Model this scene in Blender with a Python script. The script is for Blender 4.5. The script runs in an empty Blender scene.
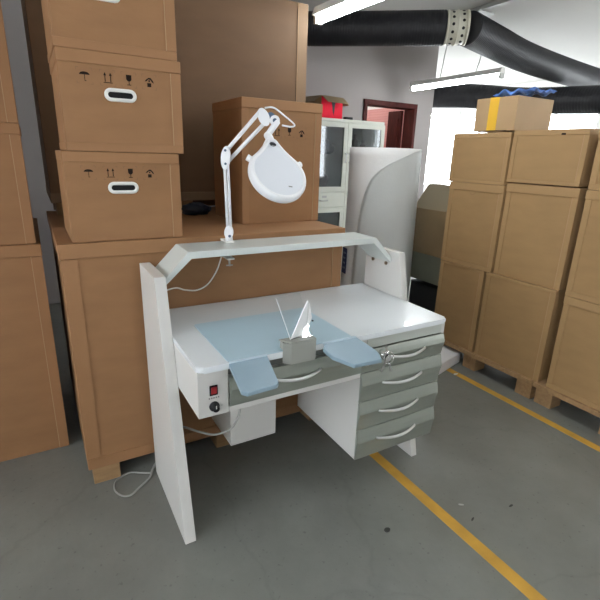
import bpy, bmesh, math, random
from mathutils import Vector, Matrix
random.seed(7)
PI = math.pi
S = bpy.context.scene
COL = S.collection

# ---------------------------------------------------------------- camera
cd = bpy.data.cameras.new('camera'); cam = bpy.data.objects.new('camera', cd); COL.objects.link(cam)
cd.sensor_fit = 'HORIZONTAL'; cd.sensor_width = 36.0; cd.lens = 452.7784 / 600 * 36.0
cd.clip_start = 0.02
R_ = Vector((0.86781038, -0.49599263, 0.02994103)); U_ = Vector((0.12618013, 0.27824973, 0.95218468)); F_ = Vector((0.48060766, 0.82253778, -0.30405242))
m = Matrix(((R_.x, U_.x, -F_.x, -0.34929193), (R_.y, U_.y, -F_.y, -1.41478604), (R_.z, U_.z, -F_.z, 1.46566142), (0, 0, 0, 1)))
cam.matrix_world = m
S.camera = cam

# ---------------------------------------------------------------- world, exposure
W = bpy.data.worlds.new('world'); S.world = W; W.use_nodes = True
bg = W.node_tree.nodes['Background']; bg.inputs[0].default_value = (0.93, 0.96, 1.0, 1); bg.inputs[1].default_value = 9.5
S.view_settings.view_transform = 'Standard'; S.view_settings.look = 'None'
S.view_settings.gamma = 1.0; S.view_settings.use_curve_mapping = False
S.view_settings.exposure = 0.17
TUBE = 40.0       # emission strength of the fluorescent tubes

# ---------------------------------------------------------------- materials
MATS = {}
def mat(name, col, rough=0.6, metal=0.0, var=0.0, vscale=6.0, stretch=(1, 1, 1), bump=0.0, bscale=60.0, trans=0.0, coat=0.0, spec=0.5, emit=None, alpha=1.0):
    if name in MATS: return MATS[name]
    M = bpy.data.materials.new(name); M.use_nodes = True
    nt = M.node_tree; b = nt.nodes['Principled BSDF']
    b.inputs['Base Color'].default_value = (*col, 1); b.inputs['Roughness'].default_value = rough
    b.inputs['Metallic'].default_value = metal; b.inputs['Specular IOR Level'].default_value = spec
    b.inputs['Transmission Weight'].default_value = trans; b.inputs['Coat Weight'].default_value = coat
    b.inputs['Alpha'].default_value = alpha
    if emit: b.inputs['Emission Color'].default_value = (*emit[0], 1); b.inputs['Emission Strength'].default_value = emit[1]
    if var or bump:
        tc = nt.nodes.new('ShaderNodeTexCoord'); mp = nt.nodes.new('ShaderNodeMapping'); mp.inputs['Scale'].default_value = stretch
        nt.links.new(tc.outputs['Object'], mp.inputs[0])
    if var:
        n = nt.nodes.new('ShaderNodeTexNoise'); n.inputs['Scale'].default_value = vscale; n.inputs['Detail'].default_value = 5
        nt.links.new(mp.outputs[0], n.inputs['Vector'])
        r = nt.nodes.new('ShaderNodeValToRGB')
        r.color_ramp.elements[0].position = 0.3; r.color_ramp.elements[1].position = 0.7
        r.color_ramp.elements[0].color = (*[c * (1 - var) for c in col], 1); r.color_ramp.elements[1].color = (*[min(1, c * (1 + var)) for c in col], 1)
        nt.links.new(n.outputs['Fac'], r.inputs[0]); nt.links.new(r.outputs[0], b.inputs['Base Color'])
    if bump:
        n2 = nt.nodes.new('ShaderNodeTexNoise'); n2.inputs['Scale'].default_value = bscale; n2.inputs['Detail'].default_value = 3
        nt.links.new(mp.outputs[0], n2.inputs['Vector'])
        bp = nt.nodes.new('ShaderNodeBump'); bp.inputs['Strength'].default_value = bump; bp.inputs['Distance'].default_value = 0.01
        nt.links.new(n2.outputs['Fac'], bp.inputs['Height']); nt.links.new(bp.outputs[0], b.inputs['Normal'])
    MATS[name] = M
    return M

def thin_glass(name, tint, refl=0.08):
    M = bpy.data.materials.new(name); M.use_nodes = True; nt = M.node_tree
    for n in list(nt.nodes):
        if n.type != 'OUTPUT_MATERIAL': nt.nodes.remove(n)
    out = [n for n in nt.nodes if n.type == 'OUTPUT_MATERIAL'][0]
    t = nt.nodes.new('ShaderNodeBsdfTransparent'); t.inputs[0].default_value = (*tint, 1)
    g = nt.nodes.new('ShaderNodeBsdfGlossy'); g.inputs['Roughness'].default_value = 0.02
    lw = nt.nodes.new('ShaderNodeLayerWeight'); lw.inputs[0].default_value = 0.5
    fr = nt.nodes.new('ShaderNodeMath'); fr.operation = 'POWER'; fr.inputs[1].default_value = 5.0; nt.links.new(lw.outputs['Facing'], fr.inputs[0])
    ad = nt.nodes.new('ShaderNodeMath'); ad.operation = 'ADD'; ad.inputs[1].default_value = refl + 0.03; ad.use_clamp = True
    nt.links.new(fr.outputs[0], ad.inputs[0])
    mx = nt.nodes.new('ShaderNodeMixShader'); nt.links.new(ad.outputs[0], mx.inputs[0]); nt.links.new(t.outputs[0], mx.inputs[1]); nt.links.new(g.outputs[0], mx.inputs[2])
    nt.links.new(mx.outputs[0], out.inputs[0])
    return M

card = mat('cardboard_warm', (0.295, 0.150, 0.065), 0.75, var=0.07, vscale=5, stretch=(1, 1, 3), bump=0.08, bscale=25)
card_edge = mat('cardboard_warm_strip', (0.315, 0.160, 0.070), 0.7, var=0.05, vscale=7)
card_cut = mat('cardboard_cut_edge', (0.42, 0.26, 0.14), 0.8)
card2 = mat('cardboard_tan', (0.330, 0.200, 0.086), 0.75, var=0.07, vscale=5, stretch=(1, 1, 3), bump=0.08, bscale=25)
card2_edge = mat('cardboard_tan_strip', (0.355, 0.218, 0.097), 0.7, var=0.05, vscale=7)
card3 = mat('cardboard_olive', (0.24, 0.165, 0.085), 0.6, var=0.1, vscale=5, bump=0.15, bscale=12)
card4 = mat('cardboard_pale', (0.40, 0.262, 0.135), 0.7, var=0.06, vscale=5)
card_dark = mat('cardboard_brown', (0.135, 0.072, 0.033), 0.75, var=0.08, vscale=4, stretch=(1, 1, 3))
ink = mat('print_ink', (0.02, 0.013, 0.010), 0.9, spec=0.1)
ink_thin = mat('print_ink_faded', (0.20, 0.11, 0.06), 0.8)
white_lam = mat('white_laminate', (0.65, 0.64, 0.615), 0.35, var=0.02, vscale=3)
white_top = mat('white_worktop', (0.76, 0.80, 0.83), 0.22, var=0.015, vscale=3, coat=0.2)
white_met = mat('white_enamel', (0.78, 0.78, 0.76), 0.3)
grey_pvc = mat('satin_grey_green', (0.30, 0.325, 0.285), 0.34, metal=0.35, var=0.04, vscale=4, stretch=(1, 8, 8))
pale_strip = mat('pale_grey_green', (0.52, 0.55, 0.51), 0.4)
satin = mat('satin_aluminium', (0.75, 0.76, 0.76), 0.3, metal=0.6)
chrome = mat('chrome', (0.75, 0.75, 0.75), 0.12, metal=1.0)
bluegrey = mat('blue_grey_pad', (0.42, 0.57, 0.66), 0.30, var=0.04, vscale=5)
bluegrey_arm = mat('blue_grey_armrest', (0.25, 0.35, 0.42), 0.40, var=0.04, vscale=8)
beige_met = mat('beige_grey_block', (0.31, 0.318, 0.29), 0.45, var=0.03)
black = mat('black_plastic', (0.010, 0.010, 0.012), 0.5, spec=0.25)
redp = mat('red_rocker', (0.35, 0.02, 0.025), 0.3)
lampw = mat('lamp_white', (0.86, 0.87, 0.90), 0.28)
lampc = mat('lamp_cover_white', (0.74, 0.77, 0.83), 0.4)
steelblue = mat('blue_steel_joint', (0.12, 0.17, 0.25), 0.3, metal=0.8)
cablew = mat('white_cable', (0.72, 0.71, 0.66), 0.4)
cableg = mat('grey_cable', (0.32, 0.32, 0.30), 0.5)
wood = mat('pallet_wood', (0.33, 0.20, 0.095), 0.75, var=0.15, vscale=8, stretch=(1, 6, 6), bump=0.2)
duct_m = mat('black_duct_rubber', (0.013, 0.013, 0.016), 0.5, spec=0.35)
collar_m = mat('cream_metal_collar', (0.62, 0.60, 0.50), 0.4)
wallg = mat('wall_paint_plain', (0.55, 0.53, 0.52), 0.85)
wallm = mat('wall_paint_shaded', (0.335, 0.305, 0.295), 0.85, var=0.02, vscale=1.5)  # back wall, darkened below the plain paint to put in its shade
wallw = mat('wall_paint_white', (0.80, 0.79, 0.78), 0.85)
ceilm = mat('ceiling_paint', (0.56, 0.55, 0.52), 0.85, var=0.03, vscale=1.0)
foam = mat('white_foam', (0.92, 0.96, 0.95), 0.55, var=0.03, vscale=3, bump=0.25, bscale=90)
foam2 = mat('white_foam_block', (0.88, 0.88, 0.90), 0.6, bump=0.3, bscale=120)
cabm = mat('cream_steel', (0.62, 0.63, 0.55), 0.4, var=0.03)
redbox = mat('red_print_card', (0.75, 0.008, 0.035), 0.7, spec=0.15, var=0.06, vscale=12)
mahog = mat('mahogany', (0.065, 0.012, 0.010), 0.6, spec=0.15, var=0.25, vscale=6, stretch=(6, 6, 1))
tape = mat('yellow_tape', (0.72, 0.42, 0.04), 0.35)
bluefilm = mat('blue_film', (0.10, 0.22, 0.60), 0.25, var=0.5, vscale=14)
bluelab = mat('navy_label', (0.02, 0.035, 0.16), 0.4)
greyg = mat('greyish_green_steel', (0.17, 0.175, 0.13), 0.55, var=0.05)
darkin = mat('void_shade', (0.02, 0.02, 0.02), 0.8)
yline = mat('floor_yellow', (0.58, 0.32, 0.045), 0.5, var=0.14, vscale=9, bump=0.1)
galv = mat('galvanised_grey', (0.45, 0.45, 0.43), 0.45, metal=0.5)
tubem = mat('fluorescent_tube', (1, 1, 1), 0.4, emit=((0.93, 0.98, 1.0), TUBE))
glass_t = thin_glass('cabinet_glass', (0.52, 0.57, 0.59), 0.06)  # tint darkened to put the dim cabinet interior into the glass
glass_c = thin_glass('clear_acrylic', (0.97, 0.98, 0.98), 0.02)
glass_w = thin_glass('window_glass', (0.96, 0.97, 0.97), 0.0)

foam.node_tree.nodes['Principled BSDF'].inputs['Subsurface Weight'].default_value = 1.0
foam.node_tree.nodes['Principled BSDF'].inputs['Subsurface Radius'].default_value = (0.22, 0.22, 0.22)
# floor: worn grey paint with scuffs and a mild sheen
def floor_mat():
    M = bpy.data.materials.new('worn_grey_floor'); M.use_nodes = True; nt = M.node_tree; b = nt.nodes['Principled BSDF']
    tc = nt.nodes.new('ShaderNodeTexCoord')
    n = nt.nodes.new('ShaderNodeTexNoise'); n.inputs['Scale'].default_value = 1.6; n.inputs['Detail'].default_value = 8; n.inputs['Roughness'].default_value = 0.62
    nt.links.new(tc.outputs['Object'], n.inputs['Vector'])
    r = nt.nodes.new('ShaderNodeValToRGB'); e = r.color_ramp.elements
    e[0].position = 0.32; e[0].color = (0.150, 0.153, 0.140, 1); e[1].position = 0.68; e[1].color = (0.215, 0.222, 0.203, 1)
    nt.links.new(n.outputs['Fac'], r.inputs[0])
    v = nt.nodes.new('ShaderNodeTexVoronoi'); v.feature = 'DISTANCE_TO_EDGE'; v.inputs['Scale'].default_value = 0.9
    n3 = nt.nodes.new('ShaderNodeTexNoise'); n3.inputs['Scale'].default_value = 7; n3.inputs['Detail'].default_value = 4
    mxv = nt.nodes.new('ShaderNodeMix'); mxv.data_type = 'VECTOR'; mxv.inputs[0].default_value = 0.12
    nt.links.new(tc.outputs['Object'], n3.inputs['Vector']); nt.links.new(tc.outputs['Object'], mxv.inputs[4]); nt.links.new(n3.outputs['Color'], mxv.inputs[5])
    nt.links.new(mxv.outputs[1], v.inputs['Vector'])
    n4 = nt.nodes.new('ShaderNodeTexNoise'); n4.inputs['Scale'].default_value = 45; n4.inputs['Detail'].default_value = 2
    nt.links.new(tc.outputs['Object'], n4.inputs['Vector'])
    r4 = nt.nodes.new('ShaderNodeValToRGB'); r4.color_ramp.elements[0].position = 0.66; r4.color_ramp.elements[1].position = 0.74
    r4.color_ramp.elements[0].color = (1, 1, 1, 1); r4.color_ramp.elements[1].color = (0.72, 0.72, 0.72, 1)
    nt.links.new(n4.outputs['Fac'], r4.inputs[0])
    rv = nt.nodes.new('ShaderNodeValToRGB'); rv.color_ramp.elements[0].position = 0.0; rv.color_ramp.elements[1].position = 0.008
    rv.color_ramp.elements[0].color = (0.6, 0.6, 0.6, 1); rv.color_ramp.elements[1].color = (1, 1, 1, 1)
    nt.links.new(v.outputs['Distance'], rv.inputs[0])
    a = nt.nodes.new('ShaderNodeMix'); a.data_type = 'RGBA'; a.blend_type = 'MULTIPLY'; a.inputs[0].default_value = 1
    nt.links.new(r.outputs[0], a.inputs[6]); nt.links.new(r4.outputs[0], a.inputs[7])
    a2 = nt.nodes.new('ShaderNodeMix'); a2.data_type = 'RGBA'; a2.blend_type = 'MULTIPLY'; a2.inputs[0].default_value = 0.2
    nt.links.new(a.outputs[2], a2.inputs[6]); nt.links.new(rv.outputs[0], a2.inputs[7])
    nt.links.new(a2.outputs[2], b.inputs['Base Color'])
    b.inputs['Roughness'].default_value = 0.34
    n2 = nt.nodes.new('ShaderNodeTexNoise'); n2.inputs['Scale'].default_value = 30; nt.links.new(tc.outputs['Object'], n2.inputs['Vector'])
    bp = nt.nodes.new('ShaderNodeBump'); bp.inputs['Strength'].default_value = 0.12; bp.inputs['Distance'].default_value = 0.01
    nt.links.new(n2.outputs['Fac'], bp.inputs['Height']); nt.links.new(bp.outputs[0], b.inputs['Normal'])
    return M
floorm = floor_mat()

# pink board seen through the doorway: pale pink with columns of faint red marks
def pink_mat():
    M = bpy.data.materials.new('pink_notice_board'); M.use_nodes = True; nt = M.node_tree; b = nt.nodes['Principled BSDF']
    tc = nt.nodes.new('ShaderNodeTexCoord'); br = nt.nodes.new('ShaderNodeTexBrick')
    mp = nt.nodes.new('ShaderNodeMapping'); mp.inputs['Rotation'].default_value = (PI / 2, 0, PI / 2); nt.links.new(tc.outputs['Object'], mp.inputs[0]); nt.links.new(mp.outputs[0], br.inputs['Vector'])
    br.inputs['Scale'].default_value = 14; br.inputs['Color1'].default_value = (0.70, 0.36, 0.34, 1); br.inputs['Color2'].default_value = (0.66, 0.33, 0.32, 1)
    br.inputs['Mortar'].default_value = (0.45, 0.14, 0.13, 1); br.inputs['Mortar Size'].default_value = 0.012
    nt.links.new(br.outputs['Color'], b.inputs['Base Color']); b.inputs['Roughness'].default_value = 0.7
    return M
pinkm = pink_mat()

# ---------------------------------------------------------------- mesh helpers
def add_box(bm, x0, x1, y0, y1, z0, z1, bev=0.0, seg=2):
    vs = [bm.verts.new((x, y, z)) for x in (x0, x1) for y in (y0, y1) for z in (z0, z1)]
    fs = [bm.faces.new([vs[i] for i in q]) for q in ((0, 1, 3, 2), (4, 6, 7, 5), (0, 4, 5, 1), (2, 3, 7, 6), (0, 2, 6, 4), (1, 5, 7, 3))]
    if bev > 0:
        es = list({e for f in fs for e in f.edges})
        bmesh.ops.bevel(bm, geom=es, offset=bev, segments=seg, profile=0.5, affect='EDGES')
    return bm

def box(x0, x1, y0, y1, z0, z1, bev=0.0, seg=2):
    return add_box(bmesh.new(), x0, x1, y0, y1, z0, z1, bev, seg)

def add_prism(bm, pts, vec, bev=0.0, seg=2):
    """polygon of 3-D points extruded by vec"""
    vec = Vector(vec); a = [bm.verts.new(p) for p in pts]; b = [bm.verts.new(Vector(p) + vec) for p in pts]
    n = len(pts); fs = [bm.faces.new(a), bm.faces.new(list(reversed(b)))]
    for i in range(n): fs.append(bm.faces.new((a[i], b[i], b[(i + 1) % n], a[(i + 1) % n])))
    if bev > 0:
        es = list({e for f in fs[:2] for e in f.edges})
        bmesh.ops.bevel(bm, geom=es, offset=bev, segments=seg, profile=0.5, affect='EDGES')
    return bm

def smooth_path(pts, n=8):
    pts = [Vector(p) for p in pts]; out = []
    P = [pts[0] * 2 - pts[1]] + pts + [pts[-1] * 2 - pts[-2]]
    for i in range(1, len(P) - 2):
        p0, p1, p2, p3 = P[i - 1:i + 3]
        for k in range(n):
            t = k / n
            out.append(0.5 * ((2 * p1) + (p2 - p0) * t + (2 * p0 - 5 * p1 + 4 * p2 - p3) * t * t + (3 * p1 - p0 - 3 * p2 + p3) * t ** 3))
    out.append(pts[-1])
    return out

def add_tube(bm, path, rad, seg=12, cap=True, radf=None):
    path = [Vector(p) for p in path]; n = len(path); rings = []
    t0 = (path[1] - path[0]).normalized()
    nrm = t0.orthogonal().normalized()
    for i, p in enumerate(path):
        t = (path[min(i + 1, n - 1)] - path[max(i - 1, 0)]).normalized()
        nrm = (nrm - t * nrm.dot(t))
        nrm = nrm.normalized() if nrm.length > 1e-6 else t.orthogonal().normalized()
        bn = t.cross(nrm); r = radf(i / (n - 1)) if radf else rad
        rings.append([bm.verts.new(p + (nrm * math.cos(a) + bn * math.sin(a)) * r) for a in [2 * PI * k / seg for k in range(seg)]])
    for i in range(n - 1):
        for k in range(seg):
            f = bm.faces.new((rings[i][k], rings[i][(k + 1) % seg], rings[i + 1][(k + 1) % seg], rings[i + 1][k])); f.smooth = True
    if cap:
        bm.faces.new(list(reversed(rings[0]))); bm.faces.new(rings[-1])
    return bm

def tube(path, rad, seg=12, **k): return add_tube(bmesh.new(), path, rad, seg, **k)
def cyl(bm, a, b, r, seg=20): return add_tube(bm, [a, b], r, seg)

def obj(name, bm, m, parent=None, smooth=False):
    bmesh.ops.recalc_face_normals(bm, faces=bm.faces[:])
    me = bpy.data.meshes.new(name); bm.to_mesh(me); bm.free()
    if smooth:
        for p in me.polygons: p.use_smooth = True
    o = bpy.data.objects.new(name, me); COL.objects.link(o)
    for mm in (m if isinstance(m, (list, tuple)) else [m]): me.materials.append(mm)
    if parent is not None:
        o.parent = parent
    return o

def thing(name, label, cat, loc=(0, 0, 0), rot=0, group=None):
    o = bpy.data.objects.new(name, None); COL.objects.link(o); o.location = loc; o.rotation_euler = (0, 0, rot)
    o.empty_display_size = 0.1
    o['label'] = label; o['category'] = cat
    if group: o['group'] = group
    return o

def tag(o, label, cat, group=None):
    o['label'] = label; o['category'] = cat
    if group: o['group'] = group
    return o

def struct(name, bm, m):
    o = obj(name, bm, m); o['kind'] = 'structure'; return o

def sub(o, *a): return tuple(a[i] - o[i] for i in range(3))

# ---------------------------------------------------------------- room shell
CZ = 2.90
struct('floor', box(-3.2, 8.2, -4.2, 6.7, -0.1, 0.0), floorm)
struct('ceiling', box(-3.2, 8.2, -4.2, 6.7, CZ, CZ + 0.1), ceilm)
# back wall (y = 3.45) with the doorway; it ends in an outside corner at x = 4.47
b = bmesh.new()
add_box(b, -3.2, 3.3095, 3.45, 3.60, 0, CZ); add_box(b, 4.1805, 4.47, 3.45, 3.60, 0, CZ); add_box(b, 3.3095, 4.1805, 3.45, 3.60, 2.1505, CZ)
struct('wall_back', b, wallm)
struct('wall_corner', box(4.35, 4.47, 3.60, 6.5, 0, CZ), wallw)
# far wall and right wall with window bands
def win_wall(name, axis, pos, th, lo, hi, wins, z0, z1, m):
    b = bmesh.new()
    def seg(a0, a1, c0, c1):
        if axis == 'y': add_box(b, a0, a1, pos, pos + th, c0, c1)
        else: add_box(b, pos, pos + th, a0, a1, c0, c1)
    seg(lo, hi, 0, z0); seg(lo, hi, z1, CZ)
    e = lo
    for (w0, w1) in wins: seg(e, w0, z0, z1); e = w1
    seg(e, hi, z0, z1)
    struct(name, b, m)
far_w = [(4.75, 6.30), (6.36, 7.95)]
right_w = [(-3.2, -1.4), (-1.0, 0.8), (1.2, 3.0), (3.2, 4.78), (4.84, 6.46)]
front_w = [(5.3, 7.1)]
left_w = [(-3.4, -1.8), (-1.4, 0.2)]
win_wall('wall_far', 'y', 6.5, 0.2, 4.47, 8.2, far_w, 0.85, 2.38, wallw)
win_wall('wall_front', 'y', -4.2, 0.2, -3.0, 8.0, front_w, 0.85, 2.38, wallg)
win_wall('wall_left', 'x', -3.2, 0.2, -4.2, 3.45, left_w, 0.85, 2.38, wallg)
win_wall('wall_right', 'x', 8.0, 0.2, -4.2, 6.5, right_w, 0.85, 2.38, wallw)
wi = 0
for (axis, pos, wins) in (('y', 6.58, far_w), ('x', 8.08, right_w), ('y', -4.10, front_w), ('x', -3.10, left_w)):
    for (w0, w1) in wins:
        wi += 1
        fb = bmesh.new(); gb = bmesh.new(); mid = (w0 + w1) / 2
        def seg(bm, a0, a1, c0, c1, t0=-0.02, t1=0.03):
            if axis == 'y': add_box(bm, a0, a1, pos + t0, pos + t1, c0, c1)
            else: add_box(bm, pos + t0, pos + t1, a0, a1, c0, c1)
        for (a0, a1, c0, c1) in ((w0, w0 + .03, .85, 2.38), (w1 - .03, w1, .85, 2.38), (w0 + .03, w1 - .03, .85, .90), (w0 + .03, w1 - .03, 2.33, 2.38), (mid - .012, mid + .012, .90, 2.33)):
            seg(fb, a0, a1, c0, c1)
        wo = obj('window_%d' % wi, fb, white_met); wo['kind'] = 'structure'
        seg(gb, w0 + .03, w1 - .03, .90, 2.33, 0.003, 0.007)
        obj('pane', gb, glass_w, wo)
# room behind the doorway
b = bmesh.new(); add_box(b, 3.0, 4.35, 5.6, 5.7, 0, CZ); add_box(b, 2.9, 3.0, 3.6, 5.7, 0, CZ)  # the side wall is added to keep daylight out of the passage
struct('wall_corridor', b, mat('wall_paint_peach', (0.80, 0.55, 0.42), 0.8))
# painted floor lines
struct('trim_1', box(0.986, 1.040, -3.6, 3.2, 0.0, 0.0015), yline)
struct('trim_2', box(2.108, 2.158, -0.9, 0.66, 0.0, 0.0015), yline)

# ---------------------------------------------------------------- fluorescent battens
def batten(p0, p1, label, z=2.30, wires=((0.12, 0.12), (0.88, 0.88)), drop=True):
    p0 = Vector((p0[0], p0[1], 0)); p1 = Vector((p1[0], p1[1], 0)); d = p1 - p0; L = d.length; ang = math.atan2(d.y, d.x)
    t = thing('fluorescent_lamp', label, 'lamp', (p0.x, p0.y, z), ang, 'hanging fluorescent lamps')
    hb = bmesh.new()
    add_prism(hb, [(0, -0.045, 0.0), (0, -0.025, 0.05), (0, 0.025, 0.05), (0, 0.045, 0.0)], (L, 0, 0), 0.003)
    obj('housing', hb, white_met, t)
    obj('tube', tube([(0.03, 0, -0.026), (L - 0.03, 0, -0.026)], 0.021, 16), tubem, t)
    for s in (0, 1):
        x = 0.0 if s == 0 else L - 0.025
        obj('end_cap', box(x, x + 0.025, -0.03, 0.03, -0.048, 0.0, 0.003), galv, t)
    if drop:
        for k, (a, a2) in enumerate(wires):
            pth = smooth_path([(L * a, 0, 0.05), (L * a + 0.02, 0.01, 0.05 + (CZ - z) * 0.35), (L * a2 - 0.01, -0.01, 0.05 + (CZ - z) * 0.7), (L * a2, 0, CZ - z)], 5)
            obj('hanging_wire', tube(pth, 0.005, 6), galv, t)
    return t
batten((1.375, 1.43), (1.425, 0.21), 'bright fluorescent lamp at the top edge, in front of the corrugated duct', z=2.318)
batten((3.812, 3.167), (3.818, 1.89), 'fluorescent lamp hung on wires above the pale taped carton', wires=((0.35, 0.42), (0.74, 0.62)))
batten((6.25, 5.75), (6.25, 4.55), 'small distant fluorescent lamp glowing by the far windows, under the far duct', z=2.27)
batten((3.45, 5.2), (3.45, 4.1), 'unseen fluorescent lamp added to light the passage behind the doorway', z=2.6)  # added lamp, out of sight above the door, to brighten the passage
for (x, y) in ((1.4, -0.35), (-1.1, -2.4), (3.8, -0.6), (3.8, -3.0), (6.2, 2.2), (6.2, -0.8)):  # added lamps, unseen, that light the bench and cartons
    batten((x, y), (x, y - 1.22), 'unseen fluorescent lamp added to light the room from out of view')
# conduit with hanger clamp on the ceiling beside the lamp wires
t = thing('ceiling_conduit', 'thin grey conduit running along the ceiling at the upper right, with a hanger clamp', 'conduit', (3.66, 0, CZ))
obj('rail', box(-0.02, 0.02, -1.5, 3.4, -0.035, 0.0), galv, t); obj('clamp', box(-0.05, 0.17, 2.10, 2.22, -0.05, -0.0355, 0.004), galv, t)

# ---------------------------------------------------------------- corrugated ducts
def duct(pts, rad, label, pitch=0.024, sag=0.0):
    path = smooth_path(pts, 40)
    # resample evenly
    L = [0]
    for i in range(1, len(path)): L.append(L[-1] + (path[i] - path[i - 1]).length)
    n = int(L[-1] / pitch) * 4; out = []; j = 0
    for i in range(n + 1):
        s = L[-1] * i / n
        while j < len(L) - 2 and L[j + 1] < s: j += 1
        f = (s - L[j]) / max(1e-9, L[j + 1] - L[j]); out.append(path[j].lerp(path[j + 1], min(1, f)))
    bm = tube(out, rad, 32, radf=lambda q: rad * (1 + 0.028 * (0.0, 1.0, 1.15, 1.0)[int(round(q * n)) % 4]))
    return tag(obj('flexible_duct', bm, duct_m), label, 'duct')
duct([(1.15, 3.20, 2.62), (1.60, 3.02, 2.60), (2.05, 2.70, 2.585), (2.60, 2.33, 2.595), (3.06, 1.985, 2.60)], 0.138, 'thick black corrugated duct hanging under the ceiling, left of the perforated collar')
duct([(3.225, 1.868, 2.60), (3.75, 1.965, 2.567), (4.35, 2.07, 2.53), (5.5, 2.28, 2.53), (7.9, 2.70, 2.56)], 0.138, 'thick black corrugated duct descending to the right from the perforated collar')
duct([(4.62, 4.10, 2.36), (4.78, 3.75, 2.33), (5.05, 3.30, 2.31), (5.30, 2.60, 2.22), (5.45, 1.4, 2.16)], 0.150, 'lower black corrugated duct in the far room behind the hanging lamp', pitch=0.035)
# collar
t = thing('duct_collar', 'cream perforated metal collar joining the two black ducts under the ceiling', 'duct joint', (3.065, 1.98, 2.60))
a = Vector((3.065, 1.98, 2.60)); c = Vector((3.21, 1.872, 2.60))
ax = (c - a).normalized(); side = ax.cross(Vector((0, 0, 1))).normalized()
bmn = bmesh.new(); add_tube(bmn, [Vector(), c - a], 0.135, 32)
ring = obj('ring', bmn, collar_m, t)
for s in (0.02, 0.5, 0.98):
    obj('band', tube([(c - a) * s - ax * 0.009, (c - a) * s + ax * 0.009], 0.142, 32), collar_m, t)
for row in (0.26, 0.74):
    for k in range(14):
        an = 2 * PI * (k + (0.5 if row > .5 else 0)) / 14
        rd = side * math.cos(an) + Vector((0, 0, 1)) * math.sin(an)
        pc = (c - a) * row
        obj('hole', cyl(bmesh.new(), pc + rd * 0.130, pc + rd * 0.137, 0.013, 10), black, ring)

# ---------------------------------------------------------------- cartons
def icon(kind, s):
    """thin printed mark in the x-z plane facing -y, square of size s"""
    bm = bmesh.new(); T = 0.0006
    def pol(pts): add_prism(bm, [(x * s, 0, z * s) for x, z in pts], (0, T, 0))
    def r(x0, x1, z0, z1): pol([(x0, z0), (x1, z0), (x1, z1), (x0, z1)])
    if kind == 'umbrella':
        pol([(math.cos(a) * .36, .08 + math.sin(a) * .2) for a in [PI * k / 10 for k in range(11)]])
        r(-.02, .02, -.34, .08); r(-.02, .10, -.36, -.32)
    elif kind == 'arrows':
        for c in (-.2, .2):
            r(c - .03, c + .03, -.28, .2); pol([(c - .10, .16), (c + .10, .16), (c, .38)])
        r(-.32, .32, -.36, -.31)
    elif kind == 'glass':
        pol([(-.2, .36), (-.19, .02), (-.08, -.10), (.08, -.10), (.19, .02), (.2, .36)]); r(-.025, .025, -.34, -.10); r(-.15, .15, -.38, -.33)
    elif kind == 'tumble':
        r(-.16, .14, -.36, -.08)
        pol([(-.34, .02), (-.24, .16), (-.05, .30), (.12, .30), (.28, .12), (.36, -.08), (.24, -.02), (.10, .16), (-.04, .20), (-.22, .04)])
        r(-.05, .05, .0, .14)
    return bm
def bracket(s, bm):
    n0 = len(bm.faces); h = s * .56; l = s * .18; w = 0.0012
    for sx in (-1, 1):
        for sz in (-1, 1):
            x0, x1 = sorted((sx * h, sx * (h - l))); z0, z1 = sorted((sz * h, sz * (h - w))); add_box(bm, x0, x1, 0, 0.0005, z0, z1)
            x0, x1 = sorted((sx * h, sx * (h - w))); z0, z1 = sorted((sz * h, sz * (h - l))); add_box(bm, x0, x1, 0, 0.0005, z0, z1)
    bm.faces.ensure_lookup_table()
    for f in bm.faces[n0:]: f.material_index = 1
    return bm

def hand_hole(parent, x, z, w=0.115, h=0.046, yf=0.0):
    """white plastic ring around a dark slot in the front face"""
    def stad(w, h, n=10):
        r = h / 2; L = w / 2 - r; pts = []
        for k in range(n + 1):
            a = -PI / 2 + PI * k / n; pts.append((L + r * math.cos(a), r * math.sin(a)))
        for k in range(n + 1):
            a = PI / 2 + PI * k / n; pts.append((-L + r * math.cos(a), r * math.sin(a)))
        return pts
    bm = bmesh.new(); o = stad(w, h); i = stad(w - 0.026, h - 0.026); n = len(o)
    prof = [(o, 0.0), (o, -0.004), (stad(w - .008, h - .008), -0.008), (stad(w - .02, h - .02), -0.008), (i, -0.004), (i, 0.0)]
    rings = [[bm.verts.new((x + px, yf + d, z + pz)) for px, pz in pts] for pts, d in prof]
    for a_, b_ in zip(rings, rings[1:]):
        for k in range(n):
            f = bm.faces.new((a_[k], a_[(k + 1) % n], b_[(k + 1) % n], b_[k])); f.smooth = True
    g = obj('handle_ring', bm, white_met, parent)
    b2 = bmesh.new(); add_prism(b2, [(x + px, yf - 0.001, z + pz) for px, pz in i], (0, 0.001, 0)); obj('hand_hole', b2, black, g)

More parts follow.
